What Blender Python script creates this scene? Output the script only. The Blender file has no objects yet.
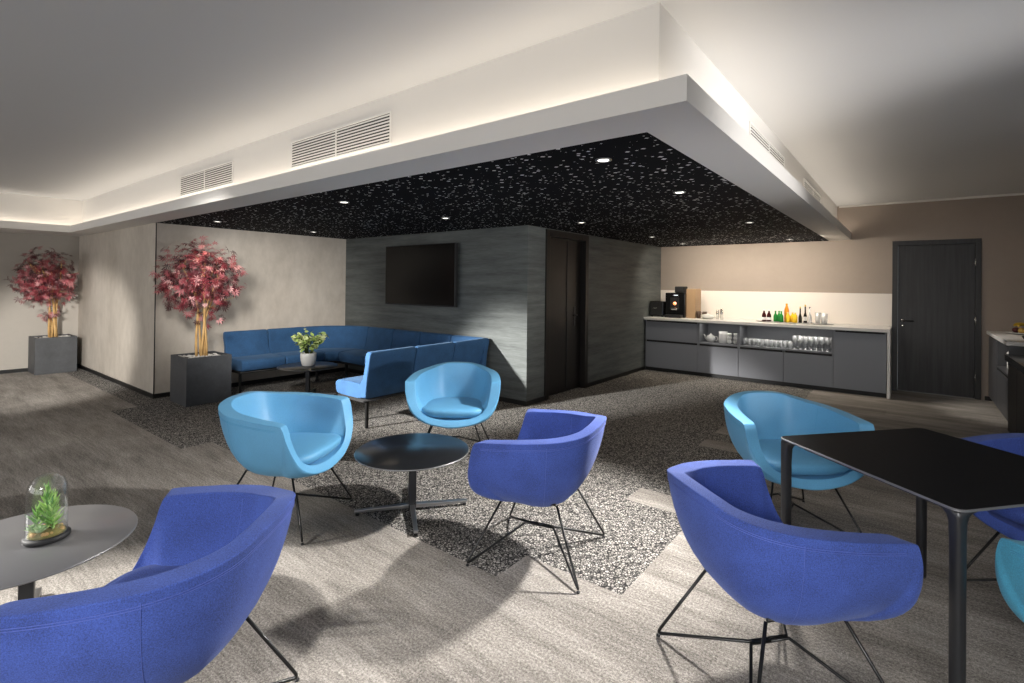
import bpy, bmesh, math, random
from mathutils import Vector, Matrix, Quaternion
PI = math.pi
sc = bpy.context.scene
C = sc.collection
random.seed(7)

# ------------------------------------------------------------------ camera (solved from the photo's lines, 1024x683)
FPX, YAW, PITCH, ROLL, OY, H = 507.313511, -0.663028269, 0.00701677172, 0.0106194434, 280.220702, 1.45
cy, sy, cp, sp, cr, sr = math.cos(YAW), math.sin(YAW), math.cos(PITCH), math.sin(PITCH), math.cos(ROLL), math.sin(ROLL)
_r = Vector((cy, -sy, 0)); _f = Vector((sy, cy, 0)); _u = Vector((0, 0, 1))
f2 = _f*cp + _u*sp; u2 = _u*cp - _f*sp
r3 = _r*cr + u2*sr; u3 = u2*cr - _r*sr
cam_d = bpy.data.cameras.new('camera'); cam = bpy.data.objects.new('camera', cam_d); C.objects.link(cam)
cam.matrix_world = Matrix(((r3.x, u3.x, -f2.x, 0), (r3.y, u3.y, -f2.y, 0), (r3.z, u3.z, -f2.z, H), (0, 0, 0, 1)))
cam_d.sensor_width = 36; cam_d.sensor_fit = 'HORIZONTAL'; cam_d.lens = FPX/1024*36
cam_d.shift_y = -(341.5-OY)/1024; cam_d.clip_start = 0.05; cam_d.clip_end = 100
sc.camera = cam

# ------------------------------------------------------------------ materials
def mat(name, color=(.8, .8, .8), rough=.5, metal=0., **kw):
    m = bpy.data.materials.new(name); m.use_nodes = True
    b = m.node_tree.nodes['Principled BSDF']
    b.inputs['Base Color'].default_value = (*color, 1); b.inputs['Roughness'].default_value = rough; b.inputs['Metallic'].default_value = metal
    for k, v in kw.items(): b.inputs[k.replace('_', ' ')].default_value = v
    return m
class NT:
    def __init__(s, m): s.t = m.node_tree; s.b = s.t.nodes['Principled BSDF']
    def n(s, typ, **kw):
        o = s.t.nodes.new(typ)
        for k, v in kw.items():
            if k.startswith('_'):
                o.inputs[k[1:].replace('_', ' ')].default_value = v
            else: setattr(o, k, v)
        return o
    def l(s, a, b): s.t.links.new(a, b)
    def m(s, op, a, b=None, c=None):
        o = s.t.nodes.new('ShaderNodeMath'); o.operation = op
        for i, x in enumerate((a, b, c)):
            if x is None: continue
            if isinstance(x, (int, float)): o.inputs[i].default_value = x
            else: s.l(x, o.inputs[i])
        return o.outputs[0]
    def pos(s): return s.n('ShaderNodeNewGeometry').outputs['Position']
    def objc(s): return s.n('ShaderNodeTexCoord').outputs['Object']
    def mapping(s, v, scale=(1, 1, 1), loc=(0, 0, 0), rot=(0, 0, 0)):
        o = s.n('ShaderNodeMapping'); s.l(v, o.inputs['Vector'])
        o.inputs['Scale'].default_value = scale; o.inputs['Location'].default_value = loc; o.inputs['Rotation'].default_value = rot
        return o.outputs[0]
    def noise(s, v, scale, detail=4, rough=.55):
        o = s.n('ShaderNodeTexNoise'); s.l(v, o.inputs['Vector'])
        o.inputs['Scale'].default_value = scale; o.inputs['Detail'].default_value = detail; o.inputs['Roughness'].default_value = rough
        return o.outputs['Fac']
    def ramp(s, fac, stops):
        o = s.n('ShaderNodeValToRGB'); s.l(fac, o.inputs['Fac'])
        e = o.color_ramp.elements
        while len(e) < len(stops): e.new(.5)
        for i, (p, c) in enumerate(stops):
            e[i].position = p; e[i].color = (*c, 1)
        return o.outputs['Color']
    def mix(s, fac, a, b, typ='MIX'):
        o = s.n('ShaderNodeMix', data_type='RGBA', blend_type=typ)
        for i, x in ((0, fac), (6, a), (7, b)):
            if isinstance(x, (int, float)): o.inputs[i].default_value = x
            elif isinstance(x, tuple): o.inputs[i].default_value = (*x, 1)
            else: s.l(x, o.inputs[i])
        return o.outputs[2]
    def bump(s, h, strength=.2, dist=.01):
        o = s.n('ShaderNodeBump'); s.l(h, o.inputs['Height']); o.inputs['Strength'].default_value = strength; o.inputs['Distance'].default_value = dist
        s.l(o.outputs[0], s.b.inputs['Normal'])
    def col(s, c): s.l(c, s.b.inputs['Base Color'])

M = {}
M['ceiling'] = mat('ceiling_paint', (.60, .605, .615), .9)
M['bulk'] = mat('bulkhead_paint', (.78, .76, .73), .85)
# plaster
def plaster(name, c0, c1, stretch=(1, 1, 1), scale=1.2, rough=.75, bump=.05):
    m = mat(name, c0, rough); t = NT(m); p = t.pos()
    a = t.noise(t.mapping(p, stretch), scale, 8, .6); b = t.noise(t.mapping(p, stretch), scale*7, 6, .65)
    f = t.m('ADD', t.m('MULTIPLY', a, .65), t.m('MULTIPLY', b, .35))
    t.col(t.ramp(f, [(.33, c0), (.66, c1)])); t.bump(b, bump, .01)
    return m
M['plaster'] = plaster('light_plaster', (.42, .375, .32), (.63, .575, .505), (1, 1, .55), 1.3)
M['leftwall'] = plaster('beige_paint', (.40, .37, .33), (.44, .405, .36), (1, 1, 1), 2)
M['kitwall'] = plaster('taupe_paint', (.33, .275, .235), (.36, .30, .255), (1, 1, 1), 2)
M['graywall'] = plaster('brushed_grey_plaster', (.052, .060, .059), (.155, .17, .166), (.7, .7, 9), 1.5, .6, .08)
M['basebd'] = mat('black_baseboard', (.008, .008, .008), .4)
# carpet
def carpet():
    m = mat('carpet', (.2, .18, .16), 1.0); t = NT(m); p = t.pos()
    sep = t.n('ShaderNodeSeparateXYZ'); t.l(p, sep.inputs[0]); X, Y = sep.outputs[0], sep.outputs[1]
    row = t.m('FLOOR', t.m('DIVIDE', t.m('SUBTRACT', Y, .2), .25))
    wn = t.n('ShaderNodeTexWhiteNoise', noise_dimensions='1D'); t.l(row, wn.inputs['W'])
    colx = t.m('FLOOR', t.m('ADD', X, wn.outputs['Value']))
    cb = t.n('ShaderNodeCombineXYZ'); t.l(colx, cb.inputs[0]); t.l(row, cb.inputs[1])
    wc = t.n('ShaderNodeTexWhiteNoise', noise_dimensions='2D'); t.l(cb.outputs[0], wc.inputs['Vector']); R = wc.outputs['Value']
    # the plain woven planks: streaks along and across with fine grain
    sl = t.noise(t.mapping(p, (5, 60, 1)), 1.0, 5, .7)
    s2 = t.noise(t.mapping(p, (1.0, 5.0, 1), rot=(0, 0, .12)), 1.3, 5, .6)
    gr = t.noise(p, 240, 2, .6); g2 = t.noise(p, 95, 3, .65)
    v = t.m('ADD', t.m('ADD', t.m('MULTIPLY', sl, .2), t.m('MULTIPLY', s2, .25)), t.m('ADD', t.m('MULTIPLY', gr, .35), t.m('ADD', t.m('MULTIPLY', g2, .4), t.m('MULTIPLY', R, .035))))
    plain = t.ramp(v, [(.46, (.035, .031, .027)), (.60, (.22, .20, .178)), (.76, (.53, .49, .445))])
    # pebble planks
    vo = t.n('ShaderNodeTexVoronoi', feature='DISTANCE_TO_EDGE'); t.l(p, vo.inputs['Vector']); vo.inputs['Scale'].default_value = 68
    vc = t.n('ShaderNodeTexVoronoi', feature='F1'); t.l(p, vc.inputs['Vector']); vc.inputs['Scale'].default_value = 68
    ed = t.ramp(vo.outputs['Distance'], [(.07, (0, 0, 0)), (.17, (1, 1, 1))])
    sepc = t.n('ShaderNodeSeparateColor'); t.l(vc.outputs['Color'], sepc.inputs[0])
    pc = t.ramp(sepc.outputs[0], [(.0, (.09, .085, .078)), (.35, (.28, .262, .24)), (1, (.50, .47, .43))])
    peb = t.mix(ed, (.012, .011, .011), pc)
    lim = t.m('MULTIPLY_ADD', t.m('FLOOR', t.m('MULTIPLY', wn.outputs['Value'], 3)), .45, -1.5)
    lim = t.m('MINIMUM', lim, t.m('MULTIPLY_ADD', t.m('LESS_THAN', row, 7.5), -.55, -1.05))
    far = t.m('MULTIPLY', t.m('LESS_THAN', row, 6.5), t.m('LESS_THAN', t.m('ADD', R, t.m('MULTIPLY', t.m('LESS_THAN', row, 5.5), -50)), .68))
    lim2 = t.m('MULTIPLY_ADD', far, -50, t.m('MULTIPLY_ADD', t.m('LESS_THAN', row, 6.5), -1.0, lim))
    lim2 = t.m('MULTIPLY_ADD', t.m('LESS_THAN', row, 5.5), -50, lim2)
    mask = t.m('LESS_THAN', X, lim2)
    t.col(t.mix(mask, plain, peb))
    t.bump(t.m('ADD', gr, t.m('MULTIPLY', sl, .6)), .35, .006)
    return m
M['carpet'] = carpet()
def speckle():
    m = mat('black_speckled_panel', (.006, .006, .008), .85, Specular_IOR_Level=.1); t = NT(m); p = t.pos()
    vo = t.n('ShaderNodeTexVoronoi', feature='F1', distance='MANHATTAN'); t.l(t.mapping(p, (19, 24, 0.001)), vo.inputs['Vector']); vo.inputs['Scale'].default_value = 1; vo.inputs['Randomness'].default_value = .8
    sepc = t.n('ShaderNodeSeparateColor'); t.l(vo.outputs['Color'], sepc.inputs[0])
    thr = t.m('MULTIPLY_ADD', sepc.outputs[0], .17, .24)
    on = t.m('LESS_THAN', vo.outputs['Distance'], thr)
    br = t.ramp(sepc.outputs[1], [(0, (.55, .55, .56)), (.3, (.9, .9, .9)), (1, (.97, .97, .97))])
    t.col(t.mix(on, (.006, .006, .008), br)); t.l(t.m('MULTIPLY_ADD', on, .5, .1), t.b.inputs['Specular IOR Level'])
    return m
M['speckle'] = speckle()
def wood_dark(name, c0, c1):
    m = mat(name, c0, .45); t = NT(m); p = t.objc()
    f = t.noise(t.mapping(p, (30, 30, 1.2)), 1.0, 6, .65)
    t.col(t.ramp(f, [(.3, c0), (.7, c1)])); t.bump(f, .08, .004)
    return m
M['doorwood'] = wood_dark('dark_oak_door', (.014, .014, .015), (.040, .039, .041))
M['doorframe'] = wood_dark('dark_oak_frame', (.014, .014, .015), (.034, .034, .035))
M['doorblack'] = wood_dark('black_door', (.004, .003, .003), (.012, .009, .007))
def fabric(name, c, var=.25, scale=420, rough=.9, sheen=.25, bump=.25, tint=None):
    m = mat(name, c, rough); t = NT(m); p = t.objc()
    a = t.noise(p, scale, 2, .7); b = t.noise(p, 9, 3, .5)
    f = t.m('ADD', t.m('MULTIPLY', a, .75), t.m('MULTIPLY', b, .25))
    lo = tuple(x*(1-var) for x in c); hi = tuple(min(1, x*(1+var)) for x in c)
    t.col(t.ramp(f, [(.35, lo), (.65, hi)])); t.bump(a, bump, .002)
    t.b.inputs['Sheen Weight'].default_value = sheen; t.b.inputs['Sheen Roughness'].default_value = .4
    if tint: t.b.inputs['Sheen Tint'].default_value = (*tint, 1)
    return m
M['blue'] = fabric('royal_blue_wool', (.038, .073, .298), .45, 300, .9, .14, .35, (.5, .6, 1))
M['sky'] = fabric('sky_blue_leather', (.105, .33, .56), .08, 250, .5, .08, .08, (.6, .85, 1))
M['teal'] = fabric('teal_blue_fabric', (.055, .30, .46), .25, 300, .85, .2, .3, (.6, .85, 1))
M['sofa'] = fabric('denim_blue_velvet', (.026, .088, .205), .35, 260, .9, .14, .25, (.45, .7, 1))
M['stitch_blue'] = mat('pale_blue_thread', (.085, .125, .44), .7)
M['stitch_sky'] = mat('sky_blue_thread', (.06, .30, .52), .6)
M['wire'] = mat('black_steel', (.012, .012, .012), .35, .3)
M['tabletop'] = mat('black_table_top', (.010, .011, .013), .28)
M['tabletop_matt'] = mat('black_linoleum_top', (.010, .0105, .012), .5, Specular_IOR_Level=.03)
M['tabletop_lit'] = mat('black_top_lit_grey', (.17, .17, .178), .32, .4, Specular_IOR_Level=1.0)  # black top; grey base stands in for reflected window and spot light
M['alu'] = mat('brushed_aluminium', (.42, .42, .43), .35, 1.)
M['darkalu'] = mat('dark_aluminium', (.045, .046, .05), .35, .6)
M['edge'] = mat('grey_table_edge', (.22, .22, .23), .4, .5)
M['planter'] = plaster('slate_planter', (.045, .047, .052), (.075, .079, .086), (1, 1, 1), 6, .55, .08)
M['soil'] = plaster('dark_soil', (.012, .009, .007), (.05, .04, .03), (1, 1, 1), 40, .95, .5)
M['pebble'] = mat('white_pebbles', (.62, .60, .57), .7)
M['white'] = mat('white_enamel', (.80, .79, .77), .35)
M['worktop'] = mat('white_worktop', (.80, .78, .75), .3)
M['splash'] = mat('cream_splashback', (.78, .72, .66), .35)
M['cab'] = mat('slate_grey_laminate', (.20, .208, .235), .42)
M['cabin'] = mat('slate_grey_interior', (.19, .197, .215), .6)
M['cabdark'] = mat('charcoal_laminate', (.085, .086, .092), .38)
M['groove'] = mat('black_groove', (.004, .004, .004), .6)
M['blackgloss'] = mat('black_gloss', (.006, .006, .006), .12)
M['blackmatt'] = mat('black_matt', (.010, .010, .011), .6)
M['tvscreen'] = mat('tv_screen', (.006, .0055, .0055), .2, Specular_IOR_Level=.2)
M['tan'] = mat('tan_panel', (.38, .25, .14), .5)
M['chrome'] = mat('chrome', (.75, .74, .72), .15, 1.)
M['trimwhite'] = mat('white_trim', (.75, .73, .70), .6)
M['porcelain'] = mat('white_porcelain', (.78, .77, .74), .2)
M['brownmug'] = mat('brown_stoneware', (.06, .035, .022), .4)
def emis(name, c, s):
    m = mat(name, (.8, .8, .8), .5); b = m.node_tree.nodes['Principled BSDF']
    b.inputs['Emission Color'].default_value = (*c, 1); b.inputs['Emission Strength'].default_value = s
    return m
M['lamp'] = emis('downlight_glow', (1, .94, .86), 4)
M['led'] = emis('warm_led', (1, .78, .50), 4)
M['amber'] = emis('amber_lamp', (1, .22, .03), 2.2)
M['indicator'] = emis('white_indicator', (.9, .95, 1), 1.2)
def glass(name, tint=(1, 1, 1), refl=.12, rough=.03, shine=0.):
    m = bpy.data.materials.new(name); m.use_nodes = True; t = m.node_tree; t.nodes.remove(t.nodes['Principled BSDF'])
    tr = t.nodes.new('ShaderNodeBsdfTransparent'); tr.inputs[0].default_value = (*tint, 1)
    gl = t.nodes.new('ShaderNodeBsdfGlossy'); gl.inputs['Roughness'].default_value = rough
    lw = t.nodes.new('ShaderNodeLayerWeight'); lw.inputs[0].default_value = .35
    pw = t.nodes.new('ShaderNodeMath'); pw.operation = 'POWER'; pw.inputs[1].default_value = 2.4; t.links.new(lw.outputs['Facing'], pw.inputs[0])
    mu = t.nodes.new('ShaderNodeMath'); mu.operation = 'MULTIPLY_ADD'; mu.inputs[1].default_value = .7; mu.inputs[2].default_value = refl
    t.links.new(pw.outputs[0], mu.inputs[0])
    mx = t.nodes.new('ShaderNodeMixShader'); t.links.new(mu.outputs[0], mx.inputs[0]); t.links.new(tr.outputs[0], mx.inputs[1]); t.links.new(gl.outputs[0], mx.inputs[2])
    df = t.nodes.new('ShaderNodeBsdfDiffuse'); df.inputs[0].default_value = (.95, .96, .97, 1); m2 = t.nodes.new('ShaderNodeMixShader'); m2.inputs[0].default_value = shine
    t.links.new(mx.outputs[0], m2.inputs[1]); t.links.new(df.outputs[0], m2.inputs[2]); t.links.new(m2.outputs[0], t.nodes['Material Output'].inputs['Surface'])
    return m
M['glass'] = glass('clear_glass', (.97, .98, .98), .34, .25, .25)  # clear glass; white diffuse share paints in the sparkle of lit glasses
M['dome'] = glass('dome_glass', (.985, .99, .99), .05)
M['greenglass'] = mat('green_bottle_glass', (.02, .22, .035), .1)
M['redglass'] = mat('dark_red_bottle', (.045, .006, .005), .1)
M['orangejuice'] = mat('orange_juice', (.75, .30, .03), .15)
M['yellowjuice'] = mat('yellow_juice', (.85, .55, .03), .15)
M['bottledark'] = mat('dark_bottle', (.02, .018, .012), .1)
M['goldcap'] = mat('golden_cap', (.7, .5, .15), .3, .8)
M['banana'] = mat('banana_skin', (.80, .52, .05), .5)
M['darkgrape'] = mat('dark_red_fruit', (.09, .012, .015), .35)
M['applegreen'] = mat('yellow_apple', (.72, .45, .10), .4)
def leafmat(name, stops, rough=.5):
    m = mat(name, stops[0][1], rough); t = NT(m)
    g = t.n('ShaderNodeNewGeometry')
    t.col(t.ramp(g.outputs['Random Per Island'], stops))
    m.node_tree.nodes['Principled BSDF'].inputs['Subsurface Weight'].default_value = 0
    return m
M['maple'] = leafmat('red_maple_leaves', [(0, (.025, .004, .007)), (.35, (.10, .010, .018)), (.65, (.30, .035, .05)), (.85, (.50, .14, .16)), (1, (.75, .42, .42))], .45)
M['bark'] = plaster('tan_bark', (.40, .22, .07), (.72, .47, .20), (1, 1, .3), 25, .7, .3)
M['green_leaf'] = leafmat('fresh_green_leaves', [(0, (.16, .28, .05)), (.4, (.42, .55, .15)), (1, (.82, .86, .50))], .5)
M['aloe'] = leafmat('succulent_green', [(0, (.06, .20, .03)), (.5, (.20, .42, .08)), (1, (.42, .62, .18))], .4)
M['rosette'] = leafmat('pale_green_rosette', [(0, (.22, .38, .16)), (1, (.5, .62, .36))], .5)
M['moss'] = plaster('moss', (.10, .11, .02), (.28, .22, .06), (1, 1, 1), 60, .95, .5)
M['stem'] = mat('green_stem', (.12, .16, .04), .6)

# ------------------------------------------------------------------ mesh helpers
def link(o, parent=None):
    C.objects.link(o)
    if parent: o.parent = parent
    return o
def obj(name, bm, m, parent=None, smooth=False, loc=None, rotz=0.):
    me = bpy.data.meshes.new(name)
    bmesh.ops.recalc_face_normals(bm, faces=bm.faces)
    bm.to_mesh(me); bm.free()
    for x in (m if isinstance(m, (list, tuple)) else [m]): me.materials.append(M[x])
    if smooth:
        for p in me.polygons: p.use_smooth = True
    o = bpy.data.objects.new(name, me); link(o, parent)
    if loc: o.location = loc
    o.rotation_euler.z = rotz
    return o
def box(bm, x0, x1, y0, y1, z0, z1, bev=0., mi=0):
    r = bmesh.ops.create_cube(bm, size=1)['verts']
    for v in r: v.co = Vector(((x0+x1)/2+v.co.x*(x1-x0), (y0+y1)/2+v.co.y*(y1-y0), (z0+z1)/2+v.co.z*(z1-z0)))
    fs = {f for v in r for f in v.link_faces}
    for f in fs: f.material_index = mi
    if bev:
        es = list({e for v in r for e in v.link_edges})
        bmesh.ops.bevel(bm, geom=es, offset=bev, segments=2, affect='EDGES', profile=.5)
def nb(): return bmesh.new()
def bx(*a, bev=0.):
    bm = nb(); box(bm, *a, bev=bev); return bm
def lathe(bm, prof, n=24, center=(0, 0, 0), mi=0):
    rings = []
    for r, z in prof:
        if r < 1e-5: rings.append([bm.verts.new((center[0], center[1], center[2]+z))])
        else: rings.append([bm.verts.new((center[0]+r*math.cos(2*PI*i/n), center[1]+r*math.sin(2*PI*i/n), center[2]+z)) for i in range(n)])
    for a, b in zip(rings, rings[1:]):
        for i in range(n):
            j = (i+1) % n
            if len(a) == 1 and len(b) == 1: continue
            if len(a) == 1: f = bm.faces.new((a[0], b[i], b[j]))
            elif len(b) == 1: f = bm.faces.new((a[i], a[j], b[0]))
            else: f = bm.faces.new((a[i], a[j], b[j], b[i]))
            f.smooth = True; f.material_index = mi
    return bm
def tube(bm, pts, r, n=8, closed=False):
    pts = [Vector(p) for p in pts]; rs = r if isinstance(r, (list, tuple)) else [r]*len(pts)
    rings = []; prev = None
    for i, p in enumerate(pts):
        if closed: d = (pts[(i+1) % len(pts)]-pts[i-1]).normalized()
        else: d = (pts[min(i+1, len(pts)-1)]-pts[max(i-1, 0)]).normalized()
        if prev is None:
            a = Vector((0, 0, 1)) if abs(d.z) < .9 else Vector((1, 0, 0))
            s = d.cross(a).normalized()
        else:
            s = prev - d*prev.dot(d)
            s = s.normalized() if s.length > 1e-6 else d.orthogonal().normalized()
        prev = s; t = d.cross(s)
        rings.append([bm.verts.new(p+rs[i]*(s*math.cos(2*PI*k/n)+t*math.sin(2*PI*k/n))) for k in range(n)])
    N = len(rings)
    for i in range(N if closed else N-1):
        a, b = rings[i], rings[(i+1) % N]
        for k in range(n):
            f = bm.faces.new((a[k], a[(k+1) % n], b[(k+1) % n], b[k])); f.smooth = True
    if not closed:
        bm.faces.new(rings[0][::-1]); bm.faces.new(rings[-1])
    return bm
def thing(name, label, cat, loc=(0, 0, 0), rotz=0., group=None):
    o = bpy.data.objects.new(name, None); o.empty_display_size = .1; C.objects.link(o)
    o.location = loc; o.rotation_euler = (0, 0, rotz); o['label'] = label; o['category'] = cat
    if group: o['group'] = group
    return o
def tag(o, label, cat, group=None):
    o['label'] = label; o['category'] = cat
    if group: o['group'] = group
    return o
def struct(o):
    o['kind'] = 'structure'; return o
def dup(root, loc, rotz, label, group=None):
    r = root.copy(); C.objects.link(r); r.location = loc; r.rotation_euler = (0, 0, rotz); r['label'] = label
    if group: r['group'] = group
    for ch in list(root.children):
        c = ch.copy(); C.objects.link(c); c.parent = r
        for g in list(ch.children):
            d = g.copy(); C.objects.link(d); d.parent = c
    return r
def catmull(P, k):
    out = []; n = len(P)
    for i in range(n):
        p0, p1, p2, p3 = (Vector(P[(i+j) % n]) for j in (-1, 0, 1, 2))
        for s in range(k):
            t = s/k
            out.append(.5*((2*p1)+(p2-p0)*t+(2*p0-5*p1+4*p2-p3)*t*t+(3*p1-p0-3*p2+p3)*t**3))
    return out

# ------------------------------------------------------------------ room shell
XA, XB, YA, YC, XD, YK = -10.85, -7.27, 2.21, 4.877, -3.575, 9.01
ZL, ZC = 2.155, 2.665
XR, YS = 1.45, -5.0
XE = 4.6
struct(obj('floor', bx(XA-.2, XE+.2, YS-.2, YK+.2, -.1, 0), 'carpet'))
struct(obj('ceiling', bx(XA-.2, XE+.2, YS-.2, YK+.2, ZC, ZC+.1), 'ceiling'))
struct(obj('wall_left', bx(XA-.15, XA, YS, YA, 0, ZC), 'leftwall'))
struct(obj('wall_alcove', bx(XA-.15, XB-.004, YA, YA+.12, 0, ZC), 'plaster'))
struct(obj('wall_sofa', bx(XB-.12, XB, YA+.004, YC+.12, 0, ZC), 'plaster'))
struct(obj('wall_television', bx(XB, XD, YC, YC+.12, 0, ZC), 'graywall'))
bm = nb()
box(bm, XD-.12, XD, YC+.12, 5.27, 0, ZC); box(bm, XD-.12, XD, 6.29, YK, 0, ZC); box(bm, XD-.12, XD, 5.27, 6.29, 2.12, ZC)
struct(obj('wall_passage', bm, 'graywall'))
bm = nb()
box(bm, XD-.12, -.16, YK, YK+.12, 0, ZC); box(bm, .74, XR+.12, YK, YK+.12, 0, ZC); box(bm, -.16, .74, YK, YK+.12, 2.10, ZC)
struct(obj('wall_kitchen', bm, 'kitwall'))
struct(obj('wall_right', bx(XR, XR+.12, 5.2, YK, 0, ZC), 'kitwall'))
struct(obj('wall_return', bx(XR, XE, 5.08, 5.2, 0, ZC), 'kitwall'))
bm = nb()
box(bm, XE, XE+.15, YS, 5.2, 0, .5); box(bm, XE, XE+.15, YS, 5.2, 2.35, ZC)
for a, b in ((YS, -4.2), (-1.3, -.7), (2.2, 2.8), (4.6, 5.2)): box(bm, XE, XE+.15, a, b, .5, 2.35)
struct(obj('wall_east', bm, 'leftwall'))
bm = nb()
box(bm, XA, XE, YS-.15, YS, 0, .5); box(bm, XA, XE, YS-.15, YS, 2.35, ZC)
for a, b in ((XA, -9.5), (-6.3, -5.7), (-2.5, -1.9), (1.3, 1.9), (4, XE)): box(bm, a, b, YS-.15, YS, .5, 2.35)
struct(obj('wall_back', bm, 'leftwall'))
# baseboards
bh, bt = .055, .012
struct(obj('baseboard_left', bx(XA, XA+bt, YS, YA, 0, bh), 'basebd'))
struct(obj('baseboard_alcove', bx(XA, XB+bt, YA-bt, YA-.0005, 0, bh), 'basebd'))
struct(obj('baseboard_sofa', bx(XB, XB+bt, YA-.0005, YC, 0, bh), 'basebd'))
struct(obj('baseboard_television', bx(XB, XD+bt, YC-bt, YC-.0005, 0, bh), 'basebd'))
bm = nb(); box(bm, XD, XD+bt, YC-.0005, 5.25, 0, bh); box(bm, XD, XD+bt, 6.31, 8.3, 0, bh)
struct(obj('baseboard_passage', bm, 'basebd'))
struct(obj('baseboard_kitchen', bx(.79, .86, YK-bt, YK, 0, bh), 'basebd'))
# black corner trims and cornice
struct(obj('trim_1', bx(XB-.006, XB+.004, YA-.004, YA+.006, bh, ZL), 'basebd'))
struct(obj('trim_2', bx(-.82, XR, YK-.03, YK, ZC-.025, ZC), 'trimwhite'))
# dropped bulkhead with a lit ledge round it
FX, FY, BX, BY = -.668, 1.925, -.845, 2.09          # fascia and box planes
LX, LBX = -9.98, -10.12                              # the same drop along the left wall
t_ = .015
bm = nb()
box(bm, XB, BX, BY, YK, ZL+.05, ZC)                                  # box
box(bm, XA, LBX, YS, BY, ZL+.05, ZC); box(bm, LBX, XB, BY, BY+.115, ZL+.05, ZC)
box(bm, LX, FX, FY, BY, ZL, ZL+.05); box(bm, BX, FX, BY, YK, ZL, ZL+.05)   # ledge bottoms
box(bm, XA, LX, YS, BY, ZL, ZL+.05)
box(bm, LX-t_, FX, FY, FY+t_, ZL+.05, ZL+.103); box(bm, FX-t_, FX, FY+t_, YK, ZL+.05, ZL+.103)  # upstands
box(bm, LX-t_, LX, YS, FY, ZL+.05, ZL+.103)
box(bm, -.95, BX, BY, YK, ZL, ZL+.05); box(bm, XA, -.95, BY, YA+.006, ZL, ZL+.05)
struct(obj('ceiling_bulkhead', bm, 'bulk'))
struct(obj('ceiling_panel', bx(XB, -.95, YA+.006, YK, ZL-.003, ZL+.05), 'speckle'))
# doors ----------------------------------------------------------------
d = struct(thing('door_1', 'dark oak door with lever handle beside the long grey counter', 'door', (0, YK, 0)))
bm = nb(); box(bm, -.178, -.115, -.02, .1, 0, 2.11, .003); box(bm, .695, .755, -.02, .1, 0, 2.11, .003); box(bm, -.115, .695, -.02, .1, 2.045, 2.11, .003)
obj('door_frame', bm, 'doorframe', d)
obj('door_leaf', bx(-.113, .693, .004, .05, .01, 2.043, bev=.003), 'doorwood', d)
h = nb(); lathe(h, [(.0, 0), (.024, 0), (.024, .008), (0, .008)], 16)
bmesh.ops.rotate(h, verts=h.verts, cent=(0, 0, 0), matrix=Matrix.Rotation(PI/2, 3, 'X')); bmesh.ops.translate(h, verts=h.verts, vec=(-.06, .004, .99))
lathe(h, [(.0, 0), (.018, 0), (.018, .012), (0, .012)], 16, (5, 5, 5))
vs = [v for v in h.verts if v.co.x > 3]
bmesh.ops.translate(h, verts=vs, vec=(-5, -5, -5)); bmesh.ops.rotate(h, verts=vs, cent=(0, 0, 0), matrix=Matrix.Rotation(PI/2, 3, 'X')); bmesh.ops.translate(h, verts=vs, vec=(-.06, .004, .92))
o = obj('keyhole_rose', h, 'chrome', d)
obj('lever_handle', tube(nb(), [(-.06, .0, .99), (-.06, -.045, .99), (-.05, -.052, .99), (.06, -.052, .99)], .009), 'blackmatt', d)
for z in (.28, 1.03, 1.80): obj('hinge', tube(nb(), [(.697, -.024, z-.05), (.697, -.024, z+.05)], .008), 'chrome', d)
d = struct(thing('door_2', 'black door with long handle plate set in the grey wall', 'door', (XD, 0, 0)))
bm = nb(); box(bm, -.12, .02, 5.25, 5.33, 0, 2.14, .003); box(bm, -.12, .02, 6.23, 6.31, 0, 2.14, .003); box(bm, -.12, .02, 5.33, 6.23, 2.06, 2.14, .003)
obj('door_frame', bm, 'doorblack', d)
obj('door_leaf', bx(-.11, -.065, 5.332, 6.228, .01, 2.058, bev=.003), 'doorblack', d)
bm = nb(); box(bm, -.065, -.058, 6.05, 6.10, .88, 1.14, .002)
obj('handle_plate', bm, 'darkalu', d)
obj('lever_handle', tube(nb(), [(-.06, 6.075, 1.03), (-.02, 6.075, 1.03), (-.012, 6.065, 1.03), (-.012, 5.95, 1.03)], .009), 'darkalu', d)
obj('door_stile', bx(-.065, -.056, 5.86, 5.872, .05, 2.03), 'darkalu', d)

# ------------------------------------------------------------------ ceiling fittings
def vent(loc, rotz, w, label):
    t = thing('air_vent', label, 'vent', loc, rotz, 'wall grilles of the ceiling bulkhead')
    hh = .108
    bm = nb(); w2 = w/2; fr = .014
    for a in ((-w2, w2, hh-fr, hh), (-w2, w2, -hh, -hh+fr), (-w2, -w2+fr, -hh+fr, hh-fr), (w2-fr, w2, -hh+fr, hh-fr), (-fr/2, fr/2, -hh+fr, hh-fr)):
        box(bm, a[0], a[1], -.007, 0, a[2], a[3], .002)
    obj('frame', bm, 'white', t)
    for s in (-1, 1):
        x0, x1 = (fr/2, w2-fr) if s > 0 else (-w2+fr, -fr/2)
        bm = nb(); n = 9
        for i in range(n):
            z = -hh+fr+(i+.5)*(2*hh-2*fr)/n
            k = len(bm.verts); box(bm, x0, x1, -.0045, -.001, z-.0050, z+.0050)
        obj('slat_panel', bm, 'white', t)
    obj('backing', bx(-w2+.01, w2-.01, -.001, 0, -hh+.01, hh-.01), 'groove', t)
    return t
zc = 2.452
vent((-5.53, BY-.001, zc), 0, 1.255, 'white double grille on the left bulkhead face, farther one near the red trees')
vent((-3.25, BY-.001, zc), 0, 1.24, 'white double grille on the left bulkhead face, nearer and larger looking one')
vent((BX+.001, 4.25, zc), PI/2, 1.2, 'white double grille on the right bulkhead face, nearer the bulkhead corner')
vent((BX+.001, 6.53, zc), PI/2, 1.27, 'white double grille on the right bulkhead face, farther one near the kitchen wall')
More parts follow.
